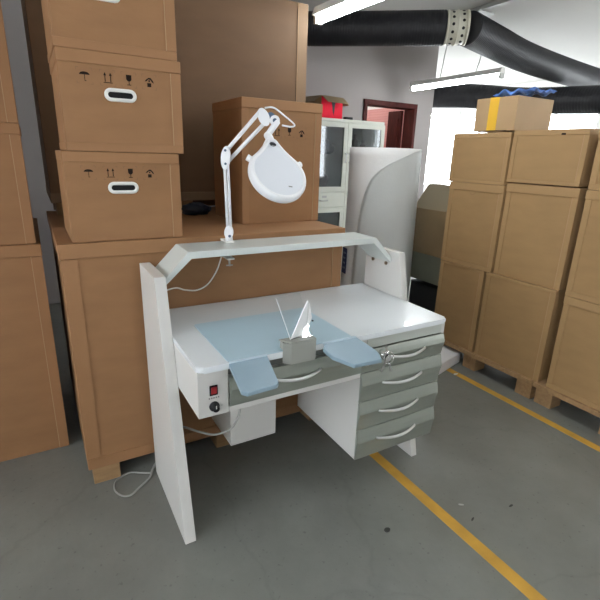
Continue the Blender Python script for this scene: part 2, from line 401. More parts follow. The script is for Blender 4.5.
def carton(label, loc, w, d, h, rot=0, lid=0.04, lout=0.004, guards=0.035, bottom=0.0, handle=None, icons=None, ms=(None, None), gl=True, gr=True, group='large brown cardboard cartons', inset=0.0, name='cardboard_carton'):
    """front face looks along local -y; origin at the middle of the bottom front edge"""
    mb, mg = ms[0] or card, ms[1] or card_edge
    t = thing(name, label, 'box', loc, rot, group)
    g = 0.003
    obj('body', box(-w / 2, w / 2, 0, d, 0, h, 0.003), mb, t)
    if lid: obj('lid', box(-w / 2 - lout, w / 2 + lout, -lout - g, d + lout, h - lid, h + 0.003, 0.003), mg, t)
    z0 = bottom; z1 = h - lid - 0.002
    if bottom: obj('bottom_band', box(-w / 2 - 0.002, w / 2 + 0.002, -g - 0.001, d + 0.002, 0.0005, bottom, 0.002), mg, t)
    for s, on in ((-1, gl), (1, gr)):
        if guards and on:
            x0, x1 = sorted((s * (w / 2 + 0.002), s * (w / 2 - guards)))
            go = obj('corner_guard', box(x0, x1, -g, guards, z0 + 0.001, z1, 0.001), mg, t)
            xe = s * (w / 2 - guards)
            obj('cut_edge', box(min(xe, xe - s * 0.003), max(xe, xe - s * 0.003), -g, -0.0002, z0 + 0.001, z1), card_cut if s > 0 else mb, go)
    if inset:
        obj('panel_line', box(-w / 2 + inset, w / 2 - inset, -0.0015, 0.0, h - lid - 0.006, h - lid - 0.002), mb, t)
    if handle: hand_hole(t, handle[0], handle[1])
    if icons:
        for kind, x, z, s in icons:
            o = obj('printed_mark', bracket(s, icon(kind, s)), [ink, ink_thin], t); o.location = (x, -0.0011, z)
    return t

# large carton on pallet feet behind the workbench
BX0, BX1, BY = -0.29, 1.03, 0.525
t = carton('long cardboard carton on pallet feet behind the workbench, under the left stack', (0.370, BY, 0.083), 1.32, 1.10, 1.027, lid=0.055, lout=0.009, guards=0.055, bottom=0.055)
for x in (-0.645, -0.06, 0.50):
    for y in (0.0, 0.48, 0.95):
        obj('pallet_foot', box(x, x + 0.115, y, y + 0.12, -0.083, 0.0, 0.003), wood, t)
# left stack of three
ic = lambda s, dz: [(k, x, dz, s) for k, x in zip(('umbrella', 'arrows', 'glass', 'tumble'), (-0.130, -0.052, 0.022, 0.096))]
carton('carton with white oval hand hole, lowest of the three stacked at the left', (-0.029, 0.530, 1.115), 0.43, 0.40, 0.338, lid=0.036, lout=0.001, guards=0.035, gl=False, handle=(-0.009, 0.208), icons=ic(0.046, 0.264))
carton('cardboard carton with white oval hand hole, middle of the three stacked at the left', (-0.008, 0.530, 1.4575), 0.43, 0.40, 0.338, lid=0.040, lout=0.003, guards=0.035, gl=False, handle=(-0.012, 0.202), icons=ic(0.048, 0.258), bottom=0.03)
carton('topmost carton of the left stack, white hand hole at the picture top', (-0.014, 0.536, 1.7995), 0.425, 0.40, 0.36, lid=0.036, lout=0.003, guards=0.035, gl=False, handle=(-0.035, 0.186), bottom=0.032)
# carton behind the magnifier lamp
carton('cardboard carton right behind the magnifier lamp, on the long carton', (0.812, 0.800, 1.114), 0.460, 0.42, 0.612, lid=0.045, lout=0.003, guards=0.035,
       icons=[('arrows', -0.035, 0.462, 0.05), ('glass', 0.037, 0.468, 0.05), ('tumble', 0.110, 0.462, 0.05)], bottom=0.0)
# very tall carton behind
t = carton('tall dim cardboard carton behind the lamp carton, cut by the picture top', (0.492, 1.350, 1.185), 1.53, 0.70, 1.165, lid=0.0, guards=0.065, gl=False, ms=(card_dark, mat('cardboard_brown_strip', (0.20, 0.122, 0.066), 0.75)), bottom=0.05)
for x in (-0.74, -0.10, 0.62):
    obj('pallet_foot', box(x, x + 0.11, 0.05, 0.17, -0.0715, 0.0), wood, t); 
    obj('pallet_foot', box(x, x + 0.11, 0.20, 0.32, -0.0715, 0.0), wood, t)
obj('gap_blocker', box(-0.75, 0.75, 0.325, 0.345, -0.0715, 0.0), card_dark, t)  # board added to block the bright wall behind and keep the gap dark
o = obj('guard_shadow_gap', box(0.692, 0.6965, -0.0032, -0.0022, 0.055, 1.13), mat('guard_shadow_dark', (0.10, 0.06, 0.035), 0.9), t); o.name = 'guard_shadow_line'  # dark strip paints the shadow line beside the raised guard
# dark blue bag in the gap
bm = bmesh.new(); bmesh.ops.create_icosphere(bm, subdivisions=3, radius=1)
for v in bm.verts:
    n = v.co.copy(); k = 1 + 0.12 * math.sin(n.x * 7 + n.y * 5) + 0.08 * math.sin(n.z * 11 + n.x * 6)
    v.co = Vector((n.x * 0.085 * k, n.y * 0.05 * k, max(-0.8, n.z) * 0.037 * k))
o = obj('plastic_bag', bm, mat('dark_navy_plastic', (0.01, 0.018, 0.035), 0.4), None, True); o.location = (0.47, 1.225, 1.1475)
tag(o, 'crumpled dark navy plastic bag in the shadow left of the lamp stem', 'bag')
# more cartons beyond the left picture edge, set back
carton('dark cardboard carton standing on the floor left of and behind the long carton', (-0.905, 0.90, 0.0), 1.10, 0.9, 1.05, lid=0.05, guards=0.04)
carton('cardboard carton left of the three-box stack, lower one', (-0.70, 0.92, 1.054), 0.66, 0.5, 0.50, lid=0.04, guards=0.035)
carton('cardboard carton left of the three-box stack, upper one', (-0.70, 0.92, 1.558), 0.66, 0.5, 0.62, lid=0.04, guards=0.035)

# right hand stacks: fronts look along -x
XR = 2.27
def rcarton(label, y0, y1, z0, z1, dx=0.0, depth=0.62, **k):
    k.setdefault('ms', (card2, card2_edge)); k.setdefault('guards', 0.03); k.setdefault('lid', 0.045)
    return carton(label, (XR + dx, (y0 + y1) / 2, z0), y1 - y0, depth, z1 - z0, rot=-PI / 2, **k)
rcarton('carton on the pallet in the left column of the right stack, bottom tier', 0.570, 0.960, 0.142, 0.742, lid=0.014)
rcarton('carton on the pallet in the next column to the right, bottom tier', 0.055, 0.545, 0.142, 0.742, lid=0.014)
t2 = rcarton('tall carton in the left column of the right stack, middle tier', 0.520, 0.965, 0.747, 1.318, lid=0.05, bottom=0.03)
rcarton('tall carton in the second column of the right stack, middle tier', 0.050, 0.505, 0.747, 1.335, lid=0.05, dx=0.012)
# stitched mark at the top of the middle tier carton
o = obj('printed_mark', bmesh.new(), ink_thin, t2)
bm = bmesh.new(); bm.from_mesh(o.data)
for k in range(9):
    a = PI * (1.05 + k * 0.1125); add_box(bm, -0.02 + 0.026 * math.cos(a) - .002, -0.02 + 0.026 * math.cos(a) + .002, -0.0008, 0.0, 0.525 + 0.03 * math.sin(a), 0.529 + 0.03 * math.sin(a))
bm.to_mesh(o.data); bm.free()
def framed(label, y0, y1, z0, z1, dx=0.0):
    t = rcarton(label, y0, y1, z0, z1, dx=dx, lid=0.028, guards=0.024, lout=0.001, bottom=0.022)
    return t
framed('wide low carton of the third tier, under the pale taped carton', 0.530, 0.985, 1.322, 1.640)
t3 = framed('third tier carton at the right edge, beside the one under the taped carton', 0.060, 0.518, 1.345, 1.648, dx=0.01)
o = obj('printed_mark', box(0.135 - 0.06, 0.16 - 0.06, -0.0045, -0.0035, 0.275, 0.285), ink, t3)
for i, (z0, z1) in enumerate(((0.142, 0.73), (0.735, 1.33), (1.335, 1.64))):
    rcarton(['bottom', 'middle', 'top'][i] + ' carton in the third column of the right stack, beyond the picture edge', -0.46, 0.0 if i else -0.005, z0, z1, bottom=0.03)
    rcarton(['bottom', 'middle', 'top'][i] + ' carton in the fourth column of the right stack, far beyond the picture edge', -0.95, -0.48, z0, z1, bottom=0.03)
# pallets under the right stack
def pallet(y0, y1, label):
    t = thing('wooden_pallet', label, 'pallet', (2.25, (y0 + y1) / 2, 0), 0, 'wooden pallets under the right stack')
    L = (y1 - y0) / 2
    obj('deck', box(0.0, 0.72, -L, L, 0.112, 0.1415, 0.002), wood, t)
    for yy in (-L + 0.01, 0.0, L - 0.12):
        for xx in (0.03, 0.58):
            obj('block', box(xx, xx + 0.11, yy, yy + 0.11, 0.0, 0.1115, 0.002), wood, t)
pallet(0.080, 0.985, 'light wooden pallet under the left columns of the right stack')
pallet(-0.97, 0.070, 'light wooden pallet under the cartons at the right picture edge')

# pale taped carton on top
t = thing('cardboard_carton', 'pale carton closed with yellow tape, on top of the right stack', 'box', (2.300, 0.700, 1.649), -PI / 2)
obj('body', box(-0.155, 0.155, 0, 0.36, 0.006, 0.208, 0.003), card4, t)
obj('tape', box(-0.050, 0.020, -0.0012, 0.3612, 0.005, 0.2092), tape, t)
fb = bmesh.new(); add_prism(fb, [(-0.155, -0.001, 0.006), (-0.155, -0.026, 0.001), (-0.155, -0.026, 0.005), (-0.155, -0.001, 0.010)], (0.26, 0, 0)); obj('flap', fb, card_dark, t)
# crumpled blue film on it
bm = bmesh.new(); bmesh.ops.create_grid(bm, x_segments=26, y_segments=20, size=1)
for v in bm.verts:
    x, y = v.co.x, v.co.y
    v.co = Vector((x * 0.15, y * 0.11, 0.010 + 0.011 * (math.sin(x * 9 + y * 4) + 1) * (1 - .4 * abs(x)) + 0.010 * (math.sin(y * 11 - x * 6) + 1)))
bmesh.ops.solidify(bm, geom=bm.faces[:], thickness=-0.003)
o = obj('plastic_film', bm, bluefilm, None, True); o.location = (2.47, 0.635, 1.860); o.rotation_euler = (0, 0, PI / 2 - 0.03)
tag(o, 'crumpled blue and white plastic film lying on the pale taped carton', 'plastic film')

# olive carton between foam roll and right stack, with a raised flap
t = thing('cardboard_carton', 'olive brown carton with raised flap between the white foam roll and the right stack', 'box', (2.50, 1.30, 0.69))
obj('body', box(0, 0.45, -0.24, 0.258, 0, 0.380, 0.004), card3, t)
fb = bmesh.new(); add_prism(fb, [(0.004, -0.236, 0.3805), (0.004, 0.254, 0.3805), (0.26, 0.36, 0.57), (0.26, -0.236, 0.57)], (0.004, 0, -0.003))
obj('flap', fb, mat('cardboard_flap_grey', (0.27, 0.215, 0.135), 0.7), t)
t = thing('storage_table', 'greyish green low storage table under the olive carton, dark inside', 'table', (2.50, 1.30, 0))
obj('top', box(0, 0.5, -0.30, 0.32, 0.455, 0.6885, 0.004), greyg, t)
for x in (0.0, 0.45):
    for y in (-0.30, 0.27):
        obj('leg', box(x, x + 0.05, y, y + 0.05, 0, 0.4545), greyg, t)
o = obj('void_shade_block', box(0.0, 0.36, -0.2, 0.24, 0, 0.42, 0.01), darkin); o.location = (2.54, 1.30, 0)  # solid dark block put in for the shade under the table
tag(o, 'dark block standing in for the shadow under the greyish green storage table', 'shade block')

# foam slab on the floor
bm = bmesh.new(); A = Vector((2.303, 0.69, 0)); D1 = Vector((-0.28, -0.079, 0)) ; D2 = Vector((0.004, 0.16, 0))
add_prism(bm, [A, A + D1 * 1.8, A + D1 * 1.8 + D2, A + D2], (0, 0, 0.082), 0.006)
tag(obj('foam_slab', bm, foam2), 'white foam slab on the floor beside the drawers, in front of the pallet', 'foam slab')

# white foam roll
RC = Vector((2.135, 1.56, 0))
t = thing('foam_roll', 'tall roll of white foam sheet standing behind the right side of the workbench', 'foam roll', RC)
bm = bmesh.new(); NA, NZ = 72, 24
rr = lambda z: 0.298 - 0.020 * (z / 1.54)
rings = []
for iz in range(NZ + 1):
    z = 1.54 * iz / NZ
    rings.append([bm.verts.new((math.cos(2 * PI * k / NA) * (rr(z) + 0.006 * math.sin(5 * z + k * .2)), math.sin(2 * PI * k / NA) * rr(z), z)) for k in range(NA)])
for a_, b_ in zip(rings, rings[1:]):
    for k in range(NA):
        f = bm.faces.new((a_[k], a_[(k + 1) % NA], b_[(k + 1) % NA], b_[k])); f.smooth = True
# top with a hollow core
rt = rings[-1]; inner = [bm.verts.new((v.co.x * .3, v.co.y * .3, 1.54)) for v in rt]; core = [bm.verts.new((v.co.x * .3, v.co.y * .3, 1.3)) for v in rt]
for k in range(NA):
    bm.faces.new((rt[k], rt[(k + 1) % NA], inner[(k + 1) % NA], inner[k])); bm.faces.new((inner[k], inner[(k + 1) % NA], core[(k + 1) % NA], core[k]))
bm.faces.new(core); bm.faces.new(rings[0])
obj('roll', bm, foam, t)
# loose outer sheet whose cut edge sweeps down to the left
def edge_ang(z):
    # azimuth at which the outer sheet ends; at the top it is to the right of the view, lower down to the left
    pts = [(0.0, -2.95), (0.60, -2.92), (0.83, -2.88), (0.99, -2.84), (1.095, -2.80), (1.25, -2.67), (1.36, -2.47), (1.454, -2.0), (1.493, -1.67), (1.516, -1.40), (1.54, -1.0)]
    for (z0, a0), (z1, a1) in zip(pts, pts[1:]):
        if z <= z1: return a0 + (a1 - a0) * (z - z0) / (z1 - z0)
    return pts[-1][1]
edge_raw = edge_ang
def edge_ang(z): return sum(edge_raw(min(1.54, z + d)) for d in (-.06, -.045, -.03, -.015, 0, .015, .03, .045, .06)) / 9 if z < 1.46 else edge_raw(z) * (z - 1.46) / .08 + (1 - (z - 1.46) / .08) * sum(edge_raw(min(1.54, z + d)) for d in (-.06, -.045, -.03, -.015, 0, .015, .03, .045, .06)) / 9
bm = bmesh.new(); NZ = 60; NS = 40; rows = []
for iz in range(NZ + 1):
    z = 1.536 * iz / NZ; ea = edge_ang(z); row = []
    for k in range(NS + 1):
        q = k / NS; an = ea + q * (1.3 - ea)
        lift = 0.003 + (0.006 + 0.010 * z / 1.54) * math.exp(-q * 14)
        rad = rr(z) + 0.004 + lift
        row.append(bm.verts.new((math.cos(an) * rad, math.sin(an) * rad, z)))
    rows.append(row)
for a_, b_ in zip(rows, rows[1:]):
    for k in range(NS): f = bm.faces.new((a_[k], a_[k + 1], b_[k + 1], b_[k])); f.smooth = True
bmesh.ops.solidify(bm, geom=bm.faces[:], thickness=0.006)
obj('outer_sheet', bm, foam, t)
# navy label low on its left side
bm = bmesh.new(); rows = []
for iz in range(9):
    z = 0.53 + 0.215 * iz / 8
    rows.append([bm.verts.new((math.cos(a) * (rr(z) + 0.010), math.sin(a) * (rr(z) + 0.010), z)) for a in [-3.55 + 0.34 * k / 6 for k in range(7)]])
for a_, b_ in zip(rows, rows[1:]):
    for k in range(6): bm.faces.new((a_[k], a_[k + 1], b_[k + 1], b_[k]))
bmesh.ops.solidify(bm, geom=bm.faces[:], thickness=0.001)
lb = obj('label', bm, bluelab, t)
bm = bmesh.new()
for k in range(4):
    z = 0.57 + k * 0.042
    for j in range(2):
        a0 = -3.40 + 0.075 * j; v = [bm.verts.new((math.cos(a) * (rr(zz) + 0.0125), math.sin(a) * (rr(zz) + 0.0125), zz)) for a, zz in ((a0, z), (a0 + .05, z), (a0 + .05, z + .016), (a0, z + .016))]; bm.faces.new(v)
obj('pale_marks', bm, mat('label_pale_blue', (0.35, 0.42, 0.6), 0.5), lb)

# ---------------------------------------------------------------- steel glass cabinet at the back wall
CX0, CX1, CY0, CY1, CH = 2.26, 3.31, 3.00, 3.42, 1.862
t = thing('glass_door_cabinet', 'cream steel cabinet with glass doors standing at the back wall', 'cabinet', ((CX0 + CX1) / 2, CY0, 0))
hw = (CX1 - CX0) / 2; dd = CY1 - CY0
bm = bmesh.new()
add_box(bm, -hw, -hw + .03, 0.02, dd, 0.05, CH - .03); add_box(bm, hw - .03, hw, 0.02, dd, 0.05, CH - .03); add_box(bm, -hw + .03, hw - .03, dd - .02, dd, 0.05, CH - .03)
add_box(bm, -hw, hw, 0.02, dd, CH - .03, CH); add_box(bm, -hw + .03, hw - .03, 0.02, dd - .02, 0.05, 0.09); add_box(bm, -hw + .03, hw - .03, 0.02, dd - .02, 0.88, 0.915); add_box(bm, -hw + .03, hw - .03, 0.02, dd - .02, 1.065, 1.10)
add_box(bm, -hw, hw, 0.05, dd, 0.0, 0.05)
obj('body', bm, cabm, t)
obj('shelf', box(-hw + .032, hw - .032, 0.04, dd - .022, 1.475, 1.49), cabm, t)
obj('shelf', box(-hw + .032, hw - .032, 0.04, dd - .022, 0.49, 0.505), cabm, t)
def cab_door(x0, x1, z0, z1, side):
    b = bmesh.new(); f = 0.052
    add_box(b, x0, x0 + f, -0.004, 0.018, z0, z1, .002); add_box(b, x1 - f, x1, -0.004, 0.018, z0, z1, .002); add_box(b, x0 + f, x1 - f, -0.004, 0.018, z0, z0 + f); add_box(b, x0 + f, x1 - f, -0.004, 0.018, z1 - f, z1)
    d = obj('door', b, cabm, t)
    obj('glass', box(x0 + f, x1 - f, 0.005, 0.009, z0 + f, z1 - f), glass_t, d)
    hx = x1 - 0.024 if side > 0 else x0 + 0.024
    obj('door_handle', tube(smooth_path([(hx, -0.005, (z0 + z1) / 2 - .05), (hx, -0.03, (z0 + z1) / 2 - .035), (hx, -0.03, (z0 + z1) / 2 + .035), (hx, -0.005, (z0 + z1) / 2 + .05)], 4), 0.006, 8), satin, d)
for s, (a0, a1) in ((1, (-hw + .004, -0.002)), (-1, (0.002, hw - .004))):
    cab_door(a0, a1, 1.085, CH - .035, s); cab_door(a0, a1, 0.06, 0.90, s)
    dr = obj('drawer', box(a0, a1, -0.004, 0.018, 0.912, 1.075, .003), cabm, t)
    mx = (a0 + a1) / 2 - 0.03
    obj('drawer_handle', tube(smooth_path([(mx - .05, -0.004, .99), (mx - .04, -0.025, .985), (mx + .04, -0.025, .985), (mx + .05, -0.004, .99)], 4), 0.006, 8), galv, dr)
    obj('label_holder', box(mx - .02, mx + .04, -0.007, -0.0042, 1.015, 1.04), galv, dr)
def blob(name, loc, sx, sy, sz, m, label, cat, grp=None):
    bm = bmesh.new(); bmesh.ops.create_icosphere(bm, subdivisions=3, radius=1)
    for v in bm.verts:
        n = v.co.copy(); k = 1 + 0.10 * math.sin(n.x * 6 + n.y * 5 + loc[0] * 9) + 0.07 * math.sin(n.z * 9 + n.x * 7)
        v.co = Vector((n.x * sx * k, n.y * sy * k, (max(-0.75, n.z) + 0.75) * sz * k))
    o = obj(name, bm, m, None, True); o.location = loc; return tag(o, label, cat, grp)
clothw = mat('pale_cloth', (0.5, 0.55, 0.6), 0.9); clothb = mat('blue_cloth', (0.06, 0.09, 0.15), 0.9)
blob('folded_cloth', (2.60, 3.19, 1.491), 0.11, 0.12, 0.085, clothb, 'dark blue cloth bundle on the upper shelf inside the glass cabinet', 'cloth')
blob('plastic_bag', (2.52, 3.20, 1.106), 0.13, 0.12, 0.12, mat('grey_plastic', (0.10, 0.11, 0.12), 0.4), 'dark grey plastic bag on the lower shelf behind the upper cabinet glass', 'bag')
blob('plastic_bag', (2.57, 3.19, 0.506), 0.14, 0.12, 0.10, mat('pale_grey_plastic', (0.3, 0.31, 0.31), 0.4), 'pale grey plastic bag behind the lower glass door of the cabinet', 'bag')
# pale garment standing folded on the cloth's shelf
bm = bmesh.new(); add_prism(bm, [(-.085, 0, 0), (.085, 0, 0), (.06, 0, .14), (.02, 0, .20), (-.05, 0, .16)], (0, 0.05, 0), 0.012)
o = obj('paper_packet', bm, clothw); o.location = (2.62, 3.335, 1.491); tag(o, 'pale pointed paper packet behind the blue cloth in the glass cabinet', 'packet')
for k, (x, h) in enumerate(((2.90, .19), (3.03, .23), (3.15, .16))):
    bm = bmesh.new(); add_tube(bm, [(0, 0, 0), (0, 0, h * .7), (0, 0, h * .78), (0, 0, h)], .035, 16, radf=lambda q: (.036, .036, .016, .016)[int(round(q * 3))])
    o = obj('bottle', bm, mat('brown_glass', (0.05, 0.03, 0.02), 0.15)); o.location = (x, 3.2, 1.4905)
    tag(o, 'dark bottle on the upper shelf behind the right glass door of the cabinet', 'bottle', 'bottles in the glass cabinet')

# opened red carton on the cabinet, turned with one corner to the front
t = thing('open_carton', 'red printed carton with spread brown flaps on top of the glass cabinet', 'box', (2.565, 3.215, CH + 0.001), math.radians(10))
w = 0.160
obj('body', box(-w, w, -w, w, 0, 0.215, 0.002), [redbox], t)
obj('printed_side', box(-w - .0015, -w, -w, w, 0.0, 0.215), card2, t)
cu = bpy.data.curves.new('lettering', 'FONT'); cu.body = 'KOSC'; cu.size = 0.075; cu.extrude = 0.0005; cu.align_x = 'CENTER'; cu.align_y = 'CENTER'
tmp = bpy.data.objects.new('tmp', cu); COL.objects.link(tmp); dg = bpy.context.evaluated_depsgraph_get(); me = bpy.data.meshes.new_from_object(tmp.evaluated_get(dg)); bpy.data.objects.remove(tmp)
lo = bpy.data.objects.new('lettering', me); COL.objects.link(lo); me.materials.append(mat('dark_red_print', (0.20, 0.015, 0.02), 0.6)); lo.parent = t
lo.matrix_local = Matrix.Translation((-w - 0.0025, 0.03, 0.110)) @ Matrix.Rotation(-PI / 2, 4, 'Z') @ Matrix.Rotation(PI / 2, 4, 'X')
for k in range(4):
    fb = bmesh.new(); add_prism(fb, [(-w, -w - .001, .217), (w, -w - .001, .217), (w - .005, -w - .10, .150), (-w + .005, -w - .10, .150)], (0, 0, .004))
    fl = obj('flap', fb, card3, t); fl.rotation_euler = (0, 0, PI / 2 * k)
sb = bmesh.new(); add_prism(sb, [(-.02, -w - .0015, .21), (.05, -w - .0015, .21), (.03, -w - .0015, .03), (.015, -w - .0015, .06)], (0, .0014, 0)); obj('torn_gap', sb, black, t)
o = obj('black_holder', box(0, 0.10, 0, 0.05, 0, 0.028, 0.006), black); o.location = (2.775, 3.05, CH + 0.001); tag(o, 'small black object lying right of the red carton on the cabinet', 'holder')

# ---------------------------------------------------------------- doorway
b = bmesh.new()
for (x0, x1, z0, z1) in ((3.31, 3.36, 0, 2.09), (4.13, 4.18, 0, 2.09), (3.31, 4.18, 2.09, 2.15)):
    add_box(b, x0, x1, 3.425, 3.62, z0, z1, 0.004)
d = obj('door_1', b, mahog); d['kind'] = 'structure'
lf = bmesh.new()
add_box(lf, 0, 0.04, 0, 0.26, 0.01, 2.08)
for (z0, z1) in ((0.15, 0.9), (1.05, 1.45), (1.55, 1.98)):
    for q in range(3): add_box(lf, -0.012 + q * 0.003, 0, 0.04 + q * 0.02, 0.22 - q * 0.02, z0 + q * .03, z1 - q * .03)
lo = obj('door_leaf', lf, mahog, d); lo.location = (4.085, 3.63, 0)
lo2 = obj('door_handle', box(-0.05, -0.002, 0.225, 0.245, 1.0, 1.12, 0.004), satin, lo)
o = obj('notice_board', box(4.325, 4.3495, 3.75, 5.5, 0.9, 2.17), pinkm); tag(o, 'pink board seen through the open doorway', 'board')

# ---------------------------------------------------------------- workbench
WB = thing('dental_workbench', 'white laboratory workbench with grey green drawers, blue grey mat and slanted side panels', 'workbench', (0.6, 0.2, 0))
def wb(name, bm, m, parent=None, smooth=False):
    if parent is None:
        bmesh.ops.translate(bm, verts=bm.verts[:], vec=(-0.6, -0.2, 0)); return obj(name, bm, m, WB, smooth)
    bmesh.ops.translate(bm, verts=bm.verts[:], vec=(-0.6, -0.2, 0)); return obj(name, bm, m, parent, smooth)
H, YF, YB = 0.80, -0.103, 0.513
for x0, th in ((-0.007, 0.043), (1.1725, 0.036)):
    b = bmesh.new(); add_prism(b, [(x0, 0, 0), (x0, 0.2366, 1.022), (x0, 0.495, 1.022), (x0, 0.49, 0)], (th, 0, 0), 0.0015)
    wb('side_panel', b, white_lam)
# worktop with rounded corners and nose
def rrect(x0, x1, y0, y1, r, n=6, corners=(1, 1, 1, 1)):
    pts = []
    for (cx, cy, a0, on) in ((x1, y0, -PI / 2, corners[1]), (x1, y1, 0, corners[2]), (x0, y1, PI / 2, corners[3]), (x0, y0, PI, corners[0])):
        q = r if on else 0.002
        ccx = cx - q if cx == x1 else cx + q; ccy = cy + q if cy == y0 else cy - q
        for k in range(n + 1):
            a = a0 + PI / 2 * k / n; pts.append((ccx + q * math.cos(a), ccy + q * math.sin(a)))
    return pts
b = bmesh.new(); add_prism(b, [(x, y, H - 0.022) for x, y in rrect(0.0365, 1.172, YF - 0.012, YB, 0.022, corners=(1, 1, 0, 0))], (0, 0, 0.022), 0.008, 4)
wb('worktop', b, white_top)
# upper shelf with its sloping end braces
sh = [(0.142, 1.096), (1.066, 1.096), (1.172, 0.990), (1.172, 0.962), (1.056, 1.071), (0.152, 1.071), (0.0365, 0.962), (0.0365, 0.990)]
b = bmesh.new(); add_prism(b, [(x, 0.291, z) for x, z in sh], (0, 0.184, 0), 0.002)
wb('shelf', b, mat('shelf_laminate', (0.62, 0.66, 0.64), 0.3))
for (y, z) in ((0.430, 0.955), (0.325, 0.955)):
    for xa, xb in ((1.166, 1.1724), (0.0361, 0.043)):
        b = bmesh.new(); cyl(b, (xa, y, z - .0), (xb, y, z - .0), 0.009, 14); wb('bolt', b, mat('brass_bolt', (0.25, 0.2, 0.13), 0.35, metal=0.8))
# casing below the worktop
ZB = 0.607
b = bmesh.new(); add_box(b, 0.0375, 0.145, YF, 0.45, ZB, H - 0.0225, 0.002); add_box(b, 0.146, 0.714, YF + 0.03, 0.45, ZB, H - 0.0225)
cs = wb('casing', b, white_lam)
b = bmesh.new(); add_box(b, 0.146, 0.714, YF, YF + 0.029, ZB, 0.628, 0.002); wb('front_rail', b, white_lam)
b = bmesh.new(); add_box(b, 0.146, 0.714, YF + 0.012, YF + 0.0295, 0.745, H - 0.0225); wb('front_recess', b, mat('shade_grey_strip', (0.22, 0.23, 0.22), 0.5))  # dark grey paints the shadow between worktop and drawer
# switch and dial on the control end
b = bmesh.new(); add_box(b, 0.077, 0.106, YF - 0.004, YF - 0.0002, 0.687, 0.725, 0.002); sw = wb('power_switch', b, black)
b = bmesh.new(); add_prism(b, [(0.082, YF - 0.004, 0.693), (0.082, YF - 0.009, 0.719), (0.082, YF - 0.004, 0.719)], (0.019, 0, 0)); wb('rocker', b, redp, sw)
b = bmesh.new(); add_tube(b, [(0.092, YF - 0.0002, 0.645), (0.092, YF - 0.006, 0.645), (0.092, YF - 0.0065, 0.645), (0.092, YF - 0.024, 0.645)], 0.015, 20, radf=lambda q: (0.018, 0.018, 0.0135, 0.012)[int(round(q * 3))]); kn = wb('speed_dial', b, black)
b = bmesh.new(); add_box(b, 0.0905, 0.0935, YF - 0.0252, YF - 0.0242, 0.646, 0.658); wb('pointer', b, white_met, kn)
b = bmesh.new()
for k in range(5): add_box(b, 0.074 + k * 0.008, 0.079 + k * 0.008, YF - 0.0008, YF - 0.0002, 0.674, 0.679)
add_box(b, 0.118, 0.121, YF - 0.0008, YF - 0.0002, 0.640, 0.643)
wb('panel_print', b, mat('print_grey', (0.2, 0.2, 0.2), 0.7))

# drawer fronts with the stepped, curved profile
def front(x0, x1, z0, z1, handle, name='drawer', seed=0):
    h = z1 - z0; y = YF
    prof = [(0, 0), (-0.003, 0.0), (-0.005, 0.10), (-0.007, 0.22), (-0.010, 0.38), (-0.0145, 0.52), (-0.0170, 0.60), (-0.0165, 0.64), (-0.012, 0.80), (-0.005, 0.985), (0, 1.0)]
    b = bmesh.new()
    add_prism(b, [(x0, y + p, z0 + q * h) for p, q in prof], (x1 - x0, 0, 0))
    add_box(b, x0 + .01, x1 - .01, y + .0005, y + 0.36, z0 + .012, z1 - .02)
    d = wb(name, b, grey_pvc)
    hx0, hx1, hz = handle
    pts = []
    for k in range(13):
        s = k / 12; x = hx0 + (hx1 - hx0) * s; bow = math.sin(PI * s)
        pts.append((x, y - 0.018 - 0.022 * bow ** 0.8, hz - 0.008 * bow))
    pts = [(hx0, y - 0.004, hz + .001)] + pts + [(hx1, y - 0.004, hz + .001)]
    b = bmesh.new(); add_tube(b, smooth_path(pts, 3), 0.0058, 10, radf=lambda q: 0.0045 + 0.0022 * math.sin(PI * q)); wb('handle', b, satin, d, True)
    return d
XD0, XD1 = 0.716, 1.164
b = bmesh.new(); add_box(b, 0.716, 0.736, YF + 0.001, 0.40, 0.21, H - 0.0225, 0.001); add_box(b, 0.7365, XD1 + 0.004, YF + 0.002, 0.40, 0.205, 0.222); add_box(b, XD1 - .012, XD1 + .006, YF + .001, 0.40, 0.2225, H - 0.0225); add_box(b, 0.7365, XD1 - .0125, 0.38, 0.40, 0.2225, H - .0225)
wb('drawer_unit', b, white_lam)
b = bmesh.new(); add_box(b, 0.7365, XD1 - .0128, YF - 0.0, YF + 0.03, 0.731, H - 0.0228, 0.002); wb('upper_fascia', b, pale_strip)
b = bmesh.new(); add_box(b, 0.545, 0.7155, YF - .001, YF + 0.0115, 0.731, H - 0.0228, 0.002); wb('upper_fascia', b, pale_strip)
zs = [0.728, 0.627, 0.491, 0.355, 0.208]
hs = [(0.843, 1.044, 0.686), (0.824, 1.040, 0.569), (0.819, 1.037, 0.435), (0.819, 1.038, 0.300)]
for i in range(4):
    front(XD0 - .002, XD1 + .001, zs[i + 1] + 0.002, zs[i] - 0.001, hs[i])
front(0.148, 0.712, 0.629, 0.742, (0.315, 0.505, 0.700), 'drawer')
# suction housing under the bench
b = bmesh.new(); add_box(b, 0.265, 0.485, 0.20, 0.45, 0.235, ZB - 0.0005, 0.002); wb('suction_housing', b, white_lam)
# mat on the worktop, ending in two sloping armrests
def mpts(l, z): return [(x, y, z) for x, y in l]
b = bmesh.new(); add_prism(b, mpts(rrect(0.143, 0.652, -0.112, 0.272, 0.012), H + 0.0003), (0, 0, 0.0035), 0.001); wb('work_mat', b, bluegrey)
zz = lambda y: H + 0.0045 + 0.28 * (y + 0.10) if y < -0.10 else H + 0.0045
L_ = [(0.145, -0.099), (0.287, -0.108), (0.265, -0.243), (0.255, -0.252), (0.150, -0.256), (0.134, -0.243)]
R2 = [(0.532, -0.103), (0.600, -0.100), (0.668, -0.102), (0.700, -0.205), (0.698, -0.225), (0.687, -0.252), (0.566, -0.247), (0.513, -0.185), (0.503, -0.136)]
for P_ in (L_, R2):
    b = bmesh.new(); add_prism(b, [(x, y, zz(y) - 0.002) for x, y in P_], (0, 0, -0.016), 0.003, 3)
    a_ = wb('armrest', b, bluegrey_arm)
